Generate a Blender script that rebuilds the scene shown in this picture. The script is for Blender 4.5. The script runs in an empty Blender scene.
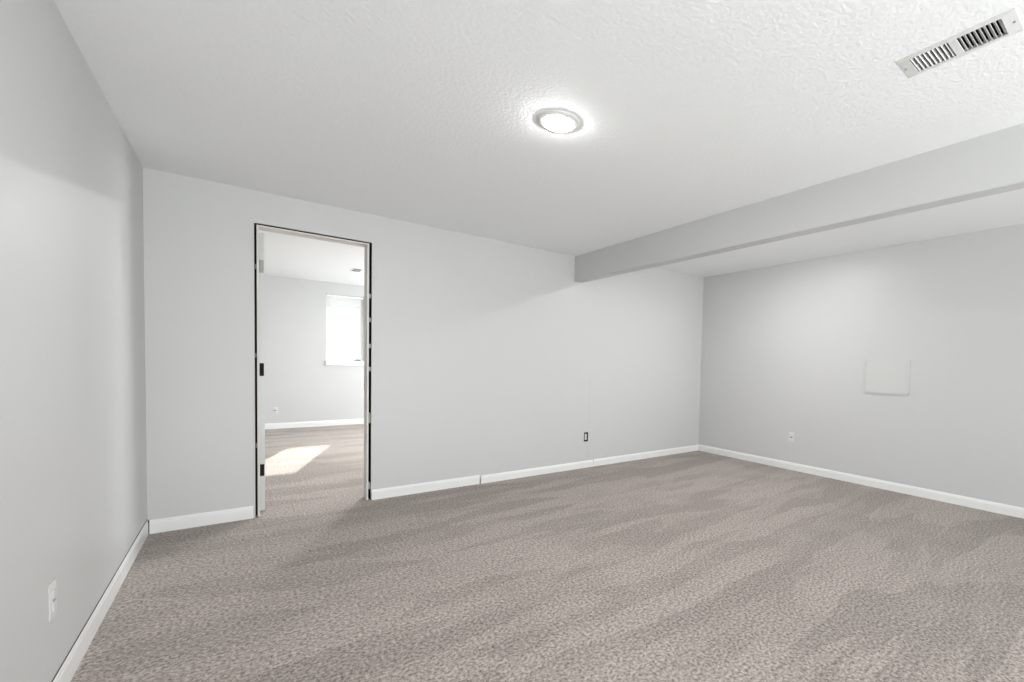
import bpy, bmesh, math, random
from mathutils import Vector, Matrix
random.seed(4)
S = bpy.context.scene
COL = S.collection

# ------------------------------------------------------------------ camera
cam_d = bpy.data.cameras.new('camera')
cam = bpy.data.objects.new('camera', cam_d); COL.objects.link(cam)
F_PX, CX, CY = 456.836, 635.153, 382.008
YAW, PITCH, ROLL = 0.7092, -0.0368, 0.0258
CAM = Vector((0.4727, -4.2216, 1.1641))
d = Vector((math.sin(YAW)*math.cos(PITCH), math.cos(YAW)*math.cos(PITCH), math.sin(PITCH)))
r0 = Vector((math.cos(YAW), -math.sin(YAW), 0)); u0 = r0.cross(d)
r = math.cos(ROLL)*r0 + math.sin(ROLL)*u0
u = -math.sin(ROLL)*r0 + math.cos(ROLL)*u0
m = Matrix((r, u, -d)).transposed().to_4x4(); m.translation = CAM
cam.matrix_world = m
cam_d.sensor_fit = 'HORIZONTAL'; cam_d.sensor_width = 36.0
cam_d.lens = F_PX/1024*36
cam_d.shift_x = (512-CX)/1024; cam_d.shift_y = (CY-341)/1024
cam_d.clip_start = 0.02
S.camera = cam

P_FRONT_FILL, P_UP_FILL, P_ALCOVE_FILL, P_FAR_FILL = 75, 235, 95, 175     # added fill lights outside unseen openings, watts
LAMP_MAIN, LAMP_ALCOVE, LAMP_FAR = 330, 400, 1080   # emission of the ceiling lamps' diffusers
P_SUN, P_WORLD = 13.0, 1.1
W = 5.29          # right wall
YF = -7.0         # wall behind the camera

# ------------------------------------------------------------------ world, sun, added fill, exposure
w = bpy.data.worlds.new('world'); S.world = w; w.use_nodes = True
bg = w.node_tree.nodes['Background']
bg.inputs['Color'].default_value = (0.98, 0.985, 1.0, 1); bg.inputs['Strength'].default_value = P_WORLD

sun_d = bpy.data.lights.new('sun', 'SUN'); sun_d.energy = P_SUN; sun_d.angle = math.radians(0.6); sun_d.color = (1, .96, .9)
sun = bpy.data.objects.new('sun', sun_d); COL.objects.link(sun)
sun.rotation_euler = Vector((-0.317, -1.0, -0.55)).to_track_quat('-Z', 'Y').to_euler()
sun.location = (4, 9, 4)

def area(name, loc, direction, sx, sy, power, color=(1, 1, 1)):
    a = bpy.data.lights.new(name, 'AREA'); a.shape = 'RECTANGLE'; a.size = sx; a.size_y = sy
    a.energy = power; a.color = color
    o = bpy.data.objects.new(name, a); COL.objects.link(o)
    o.location = loc; o.rotation_euler = Vector(direction).to_track_quat('-Z', 'Y').to_euler()
    return o
# fill lights added outside invented openings behind the camera and beside the far room
area('fill_front', (1.6, YF-0.2, 1.0), (0.0, 1, 0.3), 2.5, 1.9, P_FRONT_FILL, (1.0, 1.0, 1.0))
area('fill_front_up', (1.6, YF-0.9, 0.10), (0.0, 1, 0.75), 2.5, 1.2, P_UP_FILL, (1.0, 1.0, 1.0))
area('fill_alcove_up', (4.3, YF-0.8, 0.75), (0, 1, 0.6), 1.2, 0.9, P_ALCOVE_FILL, (0.98, 0.99, 1.0))
area('fill_far_side', (4.42, 3.2, 1.4), (-1, 0, 0.15), 1.7, 1.6, P_FAR_FILL, (0.98, 0.99, 1.0))

S.view_settings.view_transform = 'Standard'; S.view_settings.look = 'None'
S.view_settings.gamma = 1.0; S.view_settings.use_curve_mapping = False
S.view_settings.exposure = 0.13

# ------------------------------------------------------------------ dimensions (metres)
HC = 2.32         # main ceiling
HA = 2.396        # alcove ceiling
BX, BT, BZ = 3.194, 0.102, 2.052   # beam face, thickness, underside
T = 0.115         # partition thickness
FY = 5.03         # far room's far wall
FH = 2.425        # far room ceiling
DX0, DX1, DZ = 0.533, 1.2640, 2.0963  # rough door opening

# ------------------------------------------------------------------ materials
def mat(name):
    mt = bpy.data.materials.new(name); mt.use_nodes = True
    return mt, mt.node_tree.nodes, mt.node_tree.links, mt.node_tree.nodes['Principled BSDF']

def paint(name, col, rough=0.45, spec=0.5, bscale=160, bstr=0.08, dist=0.002, var=0.015, detail=3):
    mt, n, l, p = mat(name)
    tc = n.new('ShaderNodeTexCoord')
    nz = n.new('ShaderNodeTexNoise'); nz.inputs['Scale'].default_value = bscale; nz.inputs['Detail'].default_value = detail
    l.new(tc.outputs['Object'], nz.inputs['Vector'])
    bp = n.new('ShaderNodeBump'); bp.inputs['Strength'].default_value = bstr; bp.inputs['Distance'].default_value = dist
    l.new(nz.outputs['Fac'], bp.inputs['Height']); l.new(bp.outputs['Normal'], p.inputs['Normal'])
    nz2 = n.new('ShaderNodeTexNoise'); nz2.inputs['Scale'].default_value = 1.3; nz2.inputs['Detail'].default_value = 4
    l.new(tc.outputs['Object'], nz2.inputs['Vector'])
    mx = n.new('ShaderNodeMix'); mx.data_type = 'RGBA'
    mx.inputs[6].default_value = tuple(c*(1-var) for c in col)+(1,)
    mx.inputs[7].default_value = tuple(min(1, c*(1+var)) for c in col)+(1,)
    l.new(nz2.outputs['Fac'], mx.inputs[0]); l.new(mx.outputs[2], p.inputs['Base Color'])
    p.inputs['Roughness'].default_value = rough; p.inputs['Specular IOR Level'].default_value = spec
    return mt

M_WALL = paint('wall_paint', (0.600, 0.602, 0.606), rough=0.42, spec=0.45, bscale=90, bstr=0.06)
M_TRIM = paint('trim_paint', (0.82, 0.825, 0.828), rough=0.32, bscale=30, bstr=0.03, var=0.01)
M_JAMB = paint('jamb_primer', (0.68, 0.655, 0.635), rough=0.5, bscale=60, bstr=0.05, var=0.03)
M_DOOR = paint('door_paint', (0.60, 0.61, 0.61), rough=0.35, bscale=60, bstr=0.04)
M_WHITE = paint('white_plastic', (0.70, 0.70, 0.70), rough=0.3, bscale=200, bstr=0.01, var=0.005)
M_PANEL = paint('access_panel_paint', (0.615, 0.617, 0.617), rough=0.4, bscale=90, bstr=0.04)
M_METAL = paint('white_enamel', (0.74, 0.74, 0.735), rough=0.3, bscale=200, bstr=0.01, var=0.005)
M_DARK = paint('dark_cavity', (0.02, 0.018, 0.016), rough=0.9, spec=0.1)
M_BLACK = paint('black_metal', (0.010, 0.010, 0.010), rough=0.6, spec=0.15)
M_NICKEL = paint('painted_over_hinge', (0.33, 0.33, 0.32), rough=0.4)
M_WOOD = paint('raw_stud_wood', (0.07, 0.05, 0.04), rough=0.8, spec=0.2, bscale=40, bstr=0.3, var=0.3)
M_SHIM = paint('shim_wood', (0.34, 0.31, 0.28), rough=0.7, spec=0.2, bscale=60, bstr=0.2, var=0.1)
M_BLIND = paint('blind_vinyl', (0.86, 0.86, 0.86), rough=0.4, bscale=80, bstr=0.02, var=0.005)
M_GROUND = paint('exterior_ground', (0.5, 0.5, 0.46), rough=0.9, spec=0.1, bscale=20, bstr=0.3, var=0.2)
M_GAP_SHADE = paint('gap_shade', (0.10, 0.09, 0.085), rough=0.9, spec=0.1)  # dark tone that paints the shade inside the baseboard gaps
M_GREY = paint('grey_plastic', (0.16, 0.16, 0.16), rough=0.5)

def ceiling_mat():
    mt, n, l, p = mat('textured_ceiling')
    tc = n.new('ShaderNodeTexCoord')
    a = n.new('ShaderNodeTexNoise'); a.inputs['Scale'].default_value = 62; a.inputs['Detail'].default_value = 2
    a.inputs['Roughness'].default_value = 0.5
    l.new(tc.outputs['Object'], a.inputs['Vector'])
    cr = n.new('ShaderNodeValToRGB'); cr.color_ramp.elements[0].position = 0.35; cr.color_ramp.elements[1].position = 0.65
    l.new(a.outputs['Fac'], cr.inputs['Fac'])
    bp = n.new('ShaderNodeBump'); bp.inputs['Strength'].default_value = 0.33; bp.inputs['Distance'].default_value = 0.003
    l.new(cr.outputs['Color'], bp.inputs['Height']); l.new(bp.outputs['Normal'], p.inputs['Normal'])
    p.inputs['Base Color'].default_value = (0.915, 0.925, 0.938, 1)
    p.inputs['Roughness'].default_value = 0.75; p.inputs['Specular IOR Level'].default_value = 0.25
    return mt
M_CEIL = ceiling_mat()

def carpet_mat():
    mt, n, l, p = mat('carpet')
    tc = n.new('ShaderNodeTexCoord')
    # tufts
    t = n.new('ShaderNodeTexNoise'); t.inputs['Scale'].default_value = 72; t.inputs['Detail'].default_value = 3; t.inputs['Roughness'].default_value = 0.72
    l.new(tc.outputs['Object'], t.inputs['Vector'])
    cr = n.new('ShaderNodeValToRGB'); e = cr.color_ramp.elements
    e[0].position = 0.34; e[0].color = (0.158, 0.132, 0.118, 1)
    e[1].position = 0.66; e[1].color = (0.580, 0.519, 0.480, 1)
    l.new(t.outputs['Fac'], cr.inputs['Fac'])
    # pile brushed in different directions by the vacuum: overlapping straight strokes
    wv = n.new('ShaderNodeTexNoise'); wv.inputs['Scale'].default_value = 5.0; wv.inputs['Detail'].default_value = 4
    l.new(tc.outputs['Object'], wv.inputs['Vector'])
    vm = n.new('ShaderNodeVectorMath'); vm.operation = 'MULTIPLY_ADD'
    l.new(wv.outputs['Color'], vm.inputs[0]); vm.inputs[1].default_value = (0.10, 0.10, 0); l.new(tc.outputs['Object'], vm.inputs[2])
    layers = []
    for ang, sc, off in ((-14, (0.7, 4.2, 1), (0, 0, 0)), (24, (0.8, 3.8, 1), (3.3, 1.7, 0))):
        mp = n.new('ShaderNodeMapping'); mp.inputs['Rotation'].default_value = (0, 0, math.radians(ang))
        mp.inputs['Scale'].default_value = sc; mp.inputs['Location'].default_value = off
        l.new(vm.outputs[0], mp.inputs['Vector'])
        vo = n.new('ShaderNodeTexVoronoi'); vo.feature = 'SMOOTH_F1'; vo.inputs['Smoothness'].default_value = 0.12
        vo.voronoi_dimensions = '2D'; vo.inputs['Scale'].default_value = 1.7
        l.new(mp.outputs['Vector'], vo.inputs['Vector'])
        sx = n.new('ShaderNodeSeparateColor'); l.new(vo.outputs['Color'], sx.inputs[0]); layers.append(sx.outputs[0])
    av = n.new('ShaderNodeMath'); av.operation = 'ADD'; l.new(layers[0], av.inputs[0]); l.new(layers[1], av.inputs[1])
    s = n.new('ShaderNodeTexNoise'); s.inputs['Scale'].default_value = 3.0; s.inputs['Detail'].default_value = 5
    l.new(tc.outputs['Object'], s.inputs['Vector'])
    ad = n.new('ShaderNodeMath'); ad.operation = 'MULTIPLY_ADD'; l.new(s.outputs['Fac'], ad.inputs[0]); ad.inputs[1].default_value = 1.2; l.new(av.outputs[0], ad.inputs[2])
    hv = n.new('ShaderNodeMath'); hv.operation = 'MULTIPLY'; hv.inputs[1].default_value = 0.5; l.new(ad.outputs[0], hv.inputs[0])
    sr = n.new('ShaderNodeValToRGB'); q = sr.color_ramp.elements
    q[0].position = 0.60; q[0].color = (0.80, 0.80, 0.80, 1); q[1].position = 0.98; q[1].color = (1.0, 1.0, 1.0, 1)
    l.new(hv.outputs[0], sr.inputs['Fac'])
    mx = n.new('ShaderNodeMix'); mx.data_type = 'RGBA'; mx.blend_type = 'MULTIPLY'; mx.inputs[0].default_value = 1.0
    l.new(cr.outputs['Color'], mx.inputs[6]); l.new(sr.outputs['Color'], mx.inputs[7])
    l.new(mx.outputs[2], p.inputs['Base Color'])
    bp = n.new('ShaderNodeBump'); bp.inputs['Strength'].default_value = 0.6; bp.inputs['Distance'].default_value = 0.006
    l.new(t.outputs['Fac'], bp.inputs['Height']); l.new(bp.outputs['Normal'], p.inputs['Normal'])
    p.inputs['Roughness'].default_value = 1.0; p.inputs['Specular IOR Level'].default_value = 0.05
    p.inputs['Sheen Weight'].default_value = 0.15
    return mt
M_CARPET = carpet_mat()

def glass_mat():
    mt, n, l, p = mat('window_glass'); n.remove(p)
    t = n.new('ShaderNodeBsdfTransparent'); t.inputs['Color'].default_value = (0.95, 0.97, 0.96, 1)
    g = n.new('ShaderNodeBsdfGlossy'); g.inputs['Roughness'].default_value = 0.02
    x = n.new('ShaderNodeMixShader'); x.inputs[0].default_value = 0.06
    l.new(t.outputs[0], x.inputs[1]); l.new(g.outputs[0], x.inputs[2]); l.new(x.outputs[0], n['Material Output'].inputs['Surface'])
    return mt
M_GLASS = glass_mat()

def lens_mat(strength):
    mt, n, l, p = mat('lit_diffuser')
    p.inputs['Base Color'].default_value = (0.9, 0.9, 0.9, 1)
    p.inputs['Emission Color'].default_value = (1.0, 0.985, 0.955, 1); p.inputs['Emission Strength'].default_value = strength
    return mt

# ------------------------------------------------------------------ helpers
def obj(name, bm, material, parent=None, bevel=0.0, smooth=False):
    if bevel:
        bmesh.ops.bevel(bm, geom=bm.edges[:], offset=bevel, segments=2, affect='EDGES', clamp_overlap=True)
    bmesh.ops.recalc_face_normals(bm, faces=bm.faces[:])
    me = bpy.data.meshes.new(name); bm.to_mesh(me); bm.free()
    if smooth:
        for f in me.polygons: f.use_smooth = True
    me.materials.append(material)
    o = bpy.data.objects.new(name, me); COL.objects.link(o)
    if parent: o.parent = parent
    return o

def bx(bm, x0, x1, y0, y1, z0, z1, mtx=None):
    vs = [bm.verts.new((x, y, z)) for x in (x0, x1) for y in (y0, y1) for z in (z0, z1)]
    for q in ((0, 1, 3, 2), (4, 6, 7, 5), (0, 4, 5, 1), (2, 3, 7, 6), (0, 2, 6, 4), (1, 5, 7, 3)):
        bm.faces.new([vs[i] for i in q])
    if mtx: bmesh.ops.transform(bm, matrix=mtx, verts=vs)
    return vs

def box(*a, **k):
    bm = bmesh.new(); bx(bm, *a, **k); return bm

def slab(axis, a0, a1, u0, u1, v0, v1, holes=()):
    """a slab perpendicular to axis between a0 and a1, spanning u and v, as one closed mesh with rectangular holes"""
    us = sorted({u0, u1, *[h[0] for h in holes], *[h[1] for h in holes]})
    vs = sorted({v0, v1, *[h[2] for h in holes], *[h[3] for h in holes]})
    def solid(i, j):
        if i < 0 or j < 0 or i >= len(us)-1 or j >= len(vs)-1: return False
        cu, cv = (us[i]+us[i+1])/2, (vs[j]+vs[j+1])/2
        return not any(h[0] < cu < h[1] and h[2] < cv < h[3] for h in holes)
    bm = bmesh.new(); cache = {}
    def P(i, j, s):
        k = (i, j, s)
        if k not in cache:
            a = (a0, a1)[s]; uu, vv = us[i], vs[j]
            cache[k] = bm.verts.new({'x': (a, uu, vv), 'y': (uu, a, vv), 'z': (uu, vv, a)}[axis])
        return cache[k]
    for i in range(len(us)-1):
        for j in range(len(vs)-1):
            if not solid(i, j): continue
            for s in (0, 1): bm.faces.new([P(i, j, s), P(i+1, j, s), P(i+1, j+1, s), P(i, j+1, s)])
            for (ni, nj, e) in ((i-1, j, ((i, j), (i, j+1))), (i+1, j, ((i+1, j), (i+1, j+1))), (i, j-1, ((i, j), (i+1, j))), (i, j+1, ((i, j+1), (i+1, j+1)))):
                if not solid(ni, nj):
                    (p, q) = e; bm.faces.new([P(*p, 0), P(*q, 0), P(*q, 1), P(*p, 1)])
    return bm

def struct(name, bm, m_, **k):
    o = obj(name, bm, m_, **k); o['kind'] = 'structure'; return o

def thing(name, label, cat, loc=(0, 0, 0), rot=(0, 0, 0), group=None):
    o = bpy.data.objects.new(name, None); COL.objects.link(o); o.empty_display_size = 0.05
    o.location = loc; o.rotation_euler = rot; o['label'] = label; o['category'] = cat
    if group: o['group'] = group
    return o

def lathe(bm, prof, seg=48):
    rings = []
    for (rr, z) in prof:
        if rr < 1e-6: rings.append([bm.verts.new((0, 0, z))]); continue
        rings.append([bm.verts.new((rr*math.cos(2*math.pi*i/seg), rr*math.sin(2*math.pi*i/seg), z)) for i in range(seg)])
    for a, b in zip(rings, rings[1:]):
        for i in range(seg):
            j = (i+1) % seg
            q = [a[i % len(a)], a[j % len(a)], b[j % len(b)], b[i % len(b)]]
            q2 = []
            for v in q:
                if v not in q2: q2.append(v)
            if len(q2) > 2: bm.faces.new(q2)
    return bm

# ------------------------------------------------------------------ shell
VENT = (2.335, 2.455, -3.83, -3.535)       # hole for the ceiling register
OUT_B = (3.362, 3.416, 0.293, 0.397)       # uncovered box in the back wall
WIN = (1.53, 2.10, 1.10, 2.23)             # far room window
struct('floor', box(-2.4, 6.2, YF, FY+0.4, -0.12, 0), M_CARPET)
struct('ceiling', slab('z', HC, HC+0.2, -0.2, BX, YF, 0.0, [VENT]), M_CEIL)
struct('ceiling_alcove', box(BX+BT, W+0.2, YF, 0, HA, HA+0.124), M_CEIL)
struct('ceiling_far', box(-2.4, 4.6, T, FY, FH, FH+0.1), M_CEIL)
struct('ceiling_beam', box(BX, BX+BT, YF, 0, BZ, HC+0.2), M_WALL, bevel=0.003)
struct('wall_left', slab('x', -0.15, 0, YF, 0, 0, HC), M_WALL)
struct('wall_right', slab('x', W, W+0.15, YF, 0, 0, HA), M_WALL)
struct('wall_back', slab('y', 0, T, -2.4, W+0.15, 0, 2.525, [(DX0, DX1, 0, DZ), OUT_B]), M_WALL)
struct('wall_front', slab('y', YF-0.15, YF, -0.15, W+0.15, 0, 2.52,
       [(0.35, 2.85, 0.04, 2.05), (3.65, 4.95, 0.85, 2.0)]), M_WALL)
struct('wall_far_back', slab('y', FY, FY+0.22, -2.4, 4.6, 0, FH+0.1, [WIN]), M_WALL)
struct('wall_far_left', box(-2.5, -2.4, T, FY, 0, FH), M_WALL)
struct('wall_far_right', slab('x', 4.2, 4.32, T, FY, 0, FH, [(2.35, 4.05, 0.5, 2.1)]), M_WALL)

# unseen windows added for the fill lights, behind the camera and far room side
def added_window(name, axis, a, u0_, u1_, v0_, v1_):
    bm = slab(axis, a-0.03, a+0.03, u0_, u1_, v0_, v1_,
              [(u0_+.05, (u0_+u1_)/2-.02, v0_+.05, v1_-.05), ((u0_+u1_)/2+.02, u1_-.05, v0_+.05, v1_-.05)])
    o = struct(name, bm, M_TRIM)
    obj('glass', slab(axis, a-0.003, a+0.003, u0_+.04, u1_-.04, v0_+.04, v1_-.04), M_GLASS, o)
added_window('added_window_2', 'y', YF-0.09, 0.35, 2.85, 0.04, 2.05)
added_window('added_window_3', 'y', YF-0.09, 3.65, 4.95, 0.85, 2.0)
added_window('added_window_4', 'x', 4.26, 2.35, 4.05, 0.5, 2.1)


struct('sun_cutoff_block', box(-2.4, 4.6, FY+0.22, FY+1.17, 2.63, 2.75), M_TRIM)  # unseen block added to cut off the end of the sun patch

# faint raised drywall joint down the back wall above and below the open box
bm = bmesh.new(); bx(bm, 3.418, 3.424, -0.0012, 0.001, 0.09, 1.06)
bx(bm, 3.424, 3.62, -0.0010, 0.001, 0.250, 0.256)
struct('trim_1', bm, M_WALL)

# ------------------------------------------------------------------ baseboards
def baseboard(name, p0, p1, nrm, h=0.088, t=0.013, z=0.0):
    """profile swept from p0 to p1 along a wall; nrm points into the room"""
    p0, p1, nrm = Vector(p0), Vector(p1), Vector(nrm)
    prof = [(0, 0), (t, 0), (t, h*0.74), (t*0.8, h*0.80), (t*0.8, h*0.86), (t*0.45, h*0.96), (t*0.3, h), (0, h)]
    bm = bmesh.new(); rings = []
    for p in (p0, p1):
        rings.append([bm.verts.new((p.x+nrm.x*a, p.y+nrm.y*a, z+b)) for a, b in prof])
    k = len(prof)
    for i in range(k): bm.faces.new([rings[0][i], rings[0][(i+1) % k], rings[1][(i+1) % k], rings[1][i]])
    bm.faces.new(rings[0]); bm.faces.new(rings[1])
    return struct(name, bm, M_TRIM)
baseboard('baseboard_left', (-0.006, YF), (-0.006, -0.0135), (1, 0), h=0.098, t=0.011)
baseboard('baseboard_back', (0.0095, 0), (0.522, 0), (0, -1), h=0.088)
baseboard('baseboard_back', (1.268, 0), (2.172, 0), (0, -1), h=0.083)
baseboard('baseboard_back', (2.182, -0.008), (3.488, -0.003), (0, -1), h=0.078)
baseboard('baseboard_back', (3.492, 0), (5.274, 0), (0, -1), h=0.080)
baseboard('baseboard_right', (W, YF), (W, -0.004), (-1, 0), h=0.085)
baseboard('baseboard_far', (-2.39, FY), (4.19, FY), (0, -1), h=0.092)

# dark strips stand in for shade in the open baseboard joints and left top gap
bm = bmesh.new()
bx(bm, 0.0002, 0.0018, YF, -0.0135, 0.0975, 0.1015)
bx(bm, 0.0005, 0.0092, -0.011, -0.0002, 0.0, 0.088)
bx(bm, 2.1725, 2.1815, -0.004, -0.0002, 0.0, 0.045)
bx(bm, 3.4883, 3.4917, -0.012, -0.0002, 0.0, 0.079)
struct('gap_shade_strips', bm, M_GAP_SHADE)

# ------------------------------------------------------------------ doorway and open door
door = bpy.data.objects.new('door_1', None); COL.objects.link(door); door['kind'] = 'structure'
door.location = (0.9, T/2, 0)
def dpart(name, bm, m_, parent=None, **k):
    par = parent or door
    o = obj(name, bm, m_, **k); o.parent = par
    base = Vector((0.9, T/2, 0)); o.data.transform(Matrix.Translation(-base))
    return o
JT = 0.0130
JL0, JR1 = 0.5465, 1.2440
# raw framing set back behind the drywall edge
bm = bmesh.new(); bx(bm, DX0-0.0, DX0+0.004, 0.013, T-0.002, 0, DZ-0.006); dpart('stud', bm, M_WOOD)
bm = bmesh.new(); bx(bm, DX0+0.004, JL0-0.0002, 0.055, T-0.002, 0, DZ-0.006); dpart('gap_light_stop', bm, M_DARK)  # dark backing added to stop light leaking through the gap
bm = bmesh.new(); bx(bm, JR1+0.0002, DX1-0.004, 0.102, T-0.002, 0, DZ-0.006); dpart('gap_light_stop', bm, M_DARK)  # same added light stop on the right side
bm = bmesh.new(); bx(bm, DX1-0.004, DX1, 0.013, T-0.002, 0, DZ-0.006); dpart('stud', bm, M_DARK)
bm = bmesh.new(); bx(bm, DX0, DX1, 0.013, T-0.002, DZ-0.006, DZ); dpart('header', bm, M_WOOD)
dpart('jamb', box(JL0, JL0+JT, -0.004, T+0.004, 0.004, DZ-0.012), M_JAMB, bevel=0.0015)
dpart('jamb', box(JR1-JT, JR1, -0.004, T+0.004, 0.004, DZ-0.012), M_JAMB, bevel=0.0015)
dpart('head_jamb', box(JL0+JT, JR1-JT, -0.004, T+0.004, DZ-0.012-0.011, DZ-0.0125), M_JAMB, bevel=0.0015)
dpart('strike_plate', box(JR1-JT-0.0015, JR1-JT+0.001, 0.082, 0.108, 0.90, 0.957), M_NICKEL)
for (z0, z1) in ((1.650, 1.685), (1.458, 1.492), (1.248, 1.282), (1.060, 1.094), (0.637, 0.719), (0.092, 0.146)):
    dpart('shim', box(JR1+0.0005, DX1-0.0045, 0.0015, 0.10, z0, z1), M_SHIM, bevel=0.001)
for z0 in (0.5, 1.15, 1.78):
    dpart('shim', box(DX0+0.0045, JL0-0.0005, 0.02, 0.05, z0, z0+0.03), M_SHIM)
# the door itself stands open into the far room; its hinge edge faces the opening
dl = dpart('door_leaf', box(0.5605, 0.5915, T+0.012, T+0.012+0.675, 0.010, 2.058), M_DOOR, bevel=0.002)
bm = bmesh.new()
for (z0, z1) in ((0.20, 0.92), (1.08, 1.90)):
    for xx in (0.5915, 0.5595):
        bx(bm, xx, xx+0.001, T+0.13, T+0.58, z0, z1)
dpart('panel_moulding', bm, M_DOOR, parent=dl).location = (0, 0, 0)
for (z0, z1, mm) in ((1.770, 1.862, M_NICKEL), (1.014, 1.108, M_BLACK), (0.270, 0.358, M_BLACK)):
    bm = bmesh.new()
    bx(bm, 0.5615, 0.5875, T+0.0095, T+0.0125, z0, z1)
    bk = bmesh.new()
    h = dpart('hinge', bm, mm, parent=dl, bevel=0.001); h.location = (0, 0, 0)
    bk.free()
    bm = bmesh.new()
    lathe(bm, [(0, z0-0.004), (0.004, z0-0.003), (0.0055, z0), (0.0055, z1), (0.004, z1+0.003), (0, z1+0.004)], 16)
    bmesh.ops.translate(bm, vec=(0.5600, T+0.0100, 0), verts=bm.verts[:])
    h2 = dpart('hinge_barrel', bm, mm, parent=dl, smooth=True); h2.location = (0, 0, 0)
    bm = bmesh.new()
    for zz in (z0+0.015, (z0+z1)/2, z1-0.015):
        for dx_ in (0.573, 0.582):
            bx(bm, dx_-0.0016, dx_+0.0016, T+0.0085, T+0.0096, zz-0.0016, zz+0.0016)
    h3 = dpart('hinge_screw', bm, mm, parent=dl); h3.location = (0, 0, 0)
# ------------------------------------------------------------------ ceiling lamps: round surface-mounted discs
def ceiling_lamp(label, x, y, z, power):
    t = thing('ceiling_lamp', label, 'ceiling light', (x, y, z))
    bm = bmesh.new()
    lathe(bm, [(0.0, 0.0), (0.101, 0.0), (0.101, -0.003), (0.099, -0.005), (0.092, -0.0085), (0.077, -0.0120), (0.073, -0.0125), (0.071, -0.0120), (0.071, -0.010)], 72)
    obj('trim_ring', bm, M_METAL, t, smooth=True)
    bm = bmesh.new()
    lathe(bm, [(0.0708, -0.0110), (0.0700, -0.0145), (0.066, -0.0170), (0.055, -0.0192), (0.035, -0.0215), (0.0, -0.0222)], 72)
    obj('diffuser', bm, lens_mat(power), t, smooth=True)
    return t
ceiling_lamp('round flush ceiling light, lit, in the middle of the textured ceiling', 1.622, -2.270, HC, LAMP_MAIN)
ceiling_lamp('round flush ceiling light on the alcove ceiling, hidden behind the beam', 4.10, -1.6, HA, LAMP_ALCOVE)
ceiling_lamp('round flush ceiling light in the far room, hidden beyond the doorway jamb', 2.20, 2.05, FH, LAMP_FAR)


# ------------------------------------------------------------------ ceiling registers
def register(label, loc, rotz, size_x, size_y, banks, frame_in, dark_depth, screws=True, nblades=9):
    t = thing('ceiling_vent', label, 'vent', loc, (0, 0, rotz))
    hx, hy = size_x/2, size_y/2
    bm = slab('z', -0.005, 0, -hx, hx, -hy, hy, [(-frame_in, frame_in, b0, b1) for b0, b1, _ in banks])
    for v in bm.verts:
        if abs(abs(v.co.x)-hx) < 1e-5 or abs(abs(v.co.y)-hy) < 1e-5:
            if v.co.z < -0.001: v.co.z = -0.0015
    obj('frame', bm, M_METAL, t)
    for b0, b1, tilt in banks:
        n_ = nblades; pitch = (b1-b0)/n_
        for i in range(n_+1 if False else n_):
            yc = b0 + pitch*(i+0.5)
            m_ = Matrix.Translation((0, yc, 0.002)) @ Matrix.Rotation(tilt, 4, 'X')
            obj('louver', box(-frame_in, frame_in, -0.0062, 0.0062, -0.0006, 0.0006, mtx=m_), M_METAL, t)
    if dark_depth:
        bm = bmesh.new()
        e = 0.0005
        x0_, x1_, y0_, y1_ = -0.0595, 0.0595, -hy+0.027, hy-0.027
        bx(bm, x0_, x1_, y0_, y1_, dark_depth, dark_depth+0.003)
        bx(bm, x0_, x0_+.001, y0_, y1_, 0.012, dark_depth); bx(bm, x1_-.001, x1_, y0_, y1_, 0.012, dark_depth)
        bx(bm, x0_, x1_, y0_, y0_+.001, 0.012, dark_depth); bx(bm, x0_, x1_, y1_-.001, y1_, 0.012, dark_depth)
        obj('duct', bm, M_DARK, t)
    if screws:
        for sy in (-hy+0.012, hy-0.012):
            bm = bmesh.new(); lathe(bm, [(0, -0.0065), (0.003, -0.006), (0.0042, -0.0035), (0.0042, -0.002)], 16)
            bmesh.ops.translate(bm, vec=(0.0, sy, 0), verts=bm.verts[:])
            obj('screw', bm, M_NICKEL, t, smooth=True)
    return t
register('white metal ceiling vent with two banks of louvers on the textured ceiling', (2.392, -3.682, HC), math.radians(-0.5), 0.142, 0.348,
         [(-0.136, -0.012, math.radians(40)), (0.012, 0.136, math.radians(-70))], 0.052, 0.15)

t = register('small white vent on the far room ceiling seen through the doorway', (1.71, 3.42, FH), 0, 0.14, 0.30,
             [(-0.11, -0.01, math.radians(-30)), (0.01, 0.11, math.radians(-30))], 0.05, 0, screws=True)
obj('backing', box(-0.052, 0.052, -0.12, 0.12, -0.0012, -0.0004), M_DARK, t)

# ------------------------------------------------------------------ outlets
def outlet(label, loc, rotz, plate=True):
    """local: plate in the x-z plane, facing -y"""
    t = thing('wall_outlet', label, 'outlet', loc, (0, 0, rotz))
    if plate:
        bm = slab('y', -0.0055, -0.0005, -0.035, 0.035, -0.0575, 0.0575, [(-0.0165, 0.0165, -0.034, 0.034)])
        for v in bm.verts:
            if (abs(abs(v.co.x)-0.035) < 1e-5 or abs(abs(v.co.z)-0.0575) < 1e-5) and v.co.y < -0.003: v.co.y = -0.0025
        obj('cover_plate', bm, M_WHITE, t)
    for s in (-1, 1):
        zc = s*0.0195
        bm = slab('y', -0.0075, 0.0, -0.0155, 0.0155, zc-0.0135, zc+0.0135,
                  [(-0.0075, -0.0055, zc-0.002, zc+0.006), (0.0055, 0.0075, zc-0.002, zc+0.005), (-0.002, 0.002, zc-0.009, zc-0.005)])
        obj('receptacle', bm, M_WHITE, t)
    obj('yoke', box(-0.016, 0.016, -0.0035, 0.002, -0.034, 0.034), M_GREY if plate else M_WHITE, t)
    bm = bmesh.new(); lathe(bm, [(0, 0.0085), (0.0025, 0.008), (0.003, 0.0065), (0.003, 0.0)], 12)
    bmesh.ops.transform(bm, matrix=Matrix.Rotation(math.pi/2, 4, 'X'), verts=bm.verts[:])
    obj('screw', bm, M_NICKEL, t, smooth=True)
    return t
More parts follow.
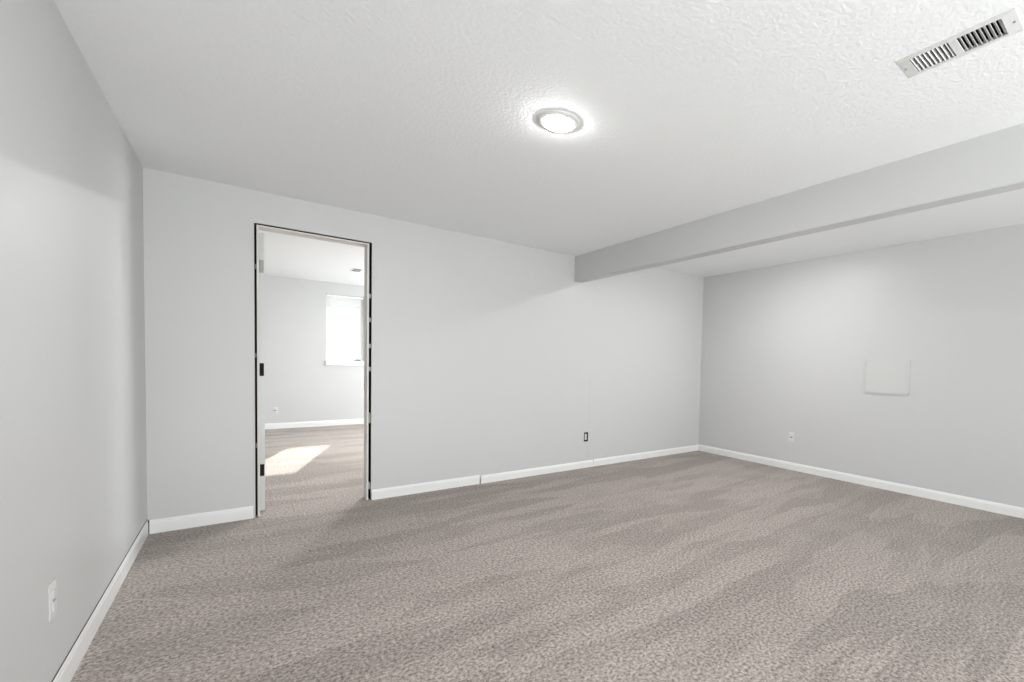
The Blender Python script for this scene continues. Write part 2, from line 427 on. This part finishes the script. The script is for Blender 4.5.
outlet('white wall outlet with cover plate on the right grey wall, near the baseboard', (W, -1.413, 0.378), math.radians(90+180))
outlet('white wall outlet with cover plate on the left wall, close to the camera', (0, -1.912, 0.360), math.radians(90))
outlet('small white wall outlet in the far room beyond the doorway', (0.855, FY, 0.293), 0)
t = outlet('uncovered wall outlet in a dark open box on the back wall', (3.389, 0.010, 0.345), 0, plate=False)
t.scale = (0.78, 1, 1.0)
bm = bmesh.new()
bx(bm, -0.0335, 0.0335, 0.03, 0.033, -0.0515, 0.0515)
for (a, b, c, e) in ((-0.0345, -0.0300, -0.0515, 0.0515), (0.0300, 0.0345, -0.0515, 0.0515), (-0.0345, 0.0345, -0.0515, -0.048), (-0.0345, 0.0345, 0.048, 0.0515)):
    bx(bm, a, b, -0.009, 0.033, c, e)
obj('electrical_box', bm, M_DARK, t)

# ------------------------------------------------------------------ access panel on the right wall
t = thing('access_panel', 'square white access panel cover mounted on the right grey wall', 'access panel', (W, -2.412, 1.113), (0, 0, math.radians(-90)))
bm = slab('y', -0.013, -0.0005, -0.208, 0.208, -0.171, 0.171, [(-0.19, 0.19, -0.153, 0.153)])
for v in bm.verts:
    if (abs(abs(v.co.x)-0.208) < 1e-5 or abs(abs(v.co.z)-0.171) < 1e-5) and v.co.y < -0.003: v.co.y = -0.011
obj('frame', bm, M_PANEL, t)
obj('panel_door', box(-0.1893, 0.1893, -0.0140, -0.001, -0.1523, 0.1523), M_PANEL, t, bevel=0.002)

# ------------------------------------------------------------------ far room window, sill and blind
wx0, wx1, wz0, wz1 = WIN
win = bpy.data.objects.new('window_1', None); COL.objects.link(win); win['kind'] = 'structure'
def wpart(name, bm, m_, **k): return obj(name, bm, m_, win, **k)
yg = FY+0.185
wpart('window_frame', slab('y', yg-0.03, yg+0.03, wx0, wx1, wz0, wz1,
      [(wx0+0.03, wx1-0.03, wz0+0.03, wz1-0.03)]), M_TRIM)
wpart('glass', box(wx0+0.025, wx1-0.025, yg-0.003, yg+0.003, wz0+0.025, wz1-0.025), M_GLASS)
wpart('window_sill', box(wx0-0.004, wx1+0.02, FY-0.022, FY, wz0-0.072, wz0+0.004), M_TRIM, bevel=0.003)
wpart('sill_board', box(wx0, wx1, FY, yg-0.03, wz0, wz0+0.012), M_TRIM)

bl = thing('window_blind', 'white horizontal slat blind hanging in the far room window', 'window blind', ((wx0+wx1)/2, FY+0.045, wz1-0.04))
hw = (wx1-wx0)/2-0.012
obj('head_rail', box(-hw, hw, -0.02, 0.02, 0.0, 0.036), M_BLIND, bl, bevel=0.002)
bm = bmesh.new()
ns = 43; sp = 0.0228; tilt = math.radians(-29)
bent_x = 2.03-(wx0+wx1)/2
for i in range(ns):
    zc = -0.012-sp*i
    nseg = 14; prev = None
    k = max(0, i-(ns-9))
    for s_ in range(nseg+1):
        x = -hw + 2*hw*s_/nseg
        # the lowest slats are kinked upwards near the middle
        lift = 0.0
        if k: lift = 0.010*k*math.exp(-((x-bent_x)/0.06)**2)
        tl = tilt + (0.5*math.exp(-((x-bent_x)/0.07)**2)*k/8 if k else 0)
        row = []
        for (q, c) in ((-0.0125, 0), (0, 0.0018), (0.0125, 0)):
            yy = q*math.cos(tl)-c*math.sin(tl); zz = -q*math.sin(tl)+c*math.cos(tl)
            row.append(bm.verts.new((x, yy, zc+lift+zz)))
        if prev:
            for a in range(2): bm.faces.new([prev[a], row[a], row[a+1], prev[a+1]])
        prev = row
slats = obj('slats', bm, M_BLIND, bl, smooth=True)
sm = slats.modifiers.new('thickness', 'SOLIDIFY'); sm.thickness = 0.0006
zb = -0.012-sp*ns-0.004
obj('bottom_rail', box(-hw, hw, -0.0125, 0.0125, zb-0.008, zb+0.006), M_BLIND, bl, bevel=0.002)
for xx in (-hw+0.12, 0, hw-0.12):
    bm = bmesh.new()
    for yy in (-0.0135, 0.0135): bx(bm, xx-0.0008, xx+0.0008, yy-0.0005, yy+0.0005, zb, 0)
    obj('ladder_cord', bm, M_BLIND, bl)
bm = bmesh.new(); lathe(bm, [(0, -0.62), (0.004, -0.615), (0.0035, -0.02), (0, -0.0)], 12)
bmesh.ops.translate(bm, vec=(-hw+0.06, -0.022, 0), verts=bm.verts[:])
obj('tilt_wand', bm, M_BLIND, bl, smooth=True)

lt = thing('sash_lock', 'small dark grey latch lying on the sill under the bent slats', 'latch', (1.985, FY+0.012, wz0+0.012))
bm = bmesh.new(); bx(bm, -0.055, 0.055, -0.012, 0.012, 0, 0.012); obj('base', bm, M_GREY, lt, bevel=0.003)
bm = bmesh.new(); bx(bm, -0.02, 0.05, -0.007, 0.007, 0.012, 0.024); obj('lever', bm, M_GREY, lt, bevel=0.003)
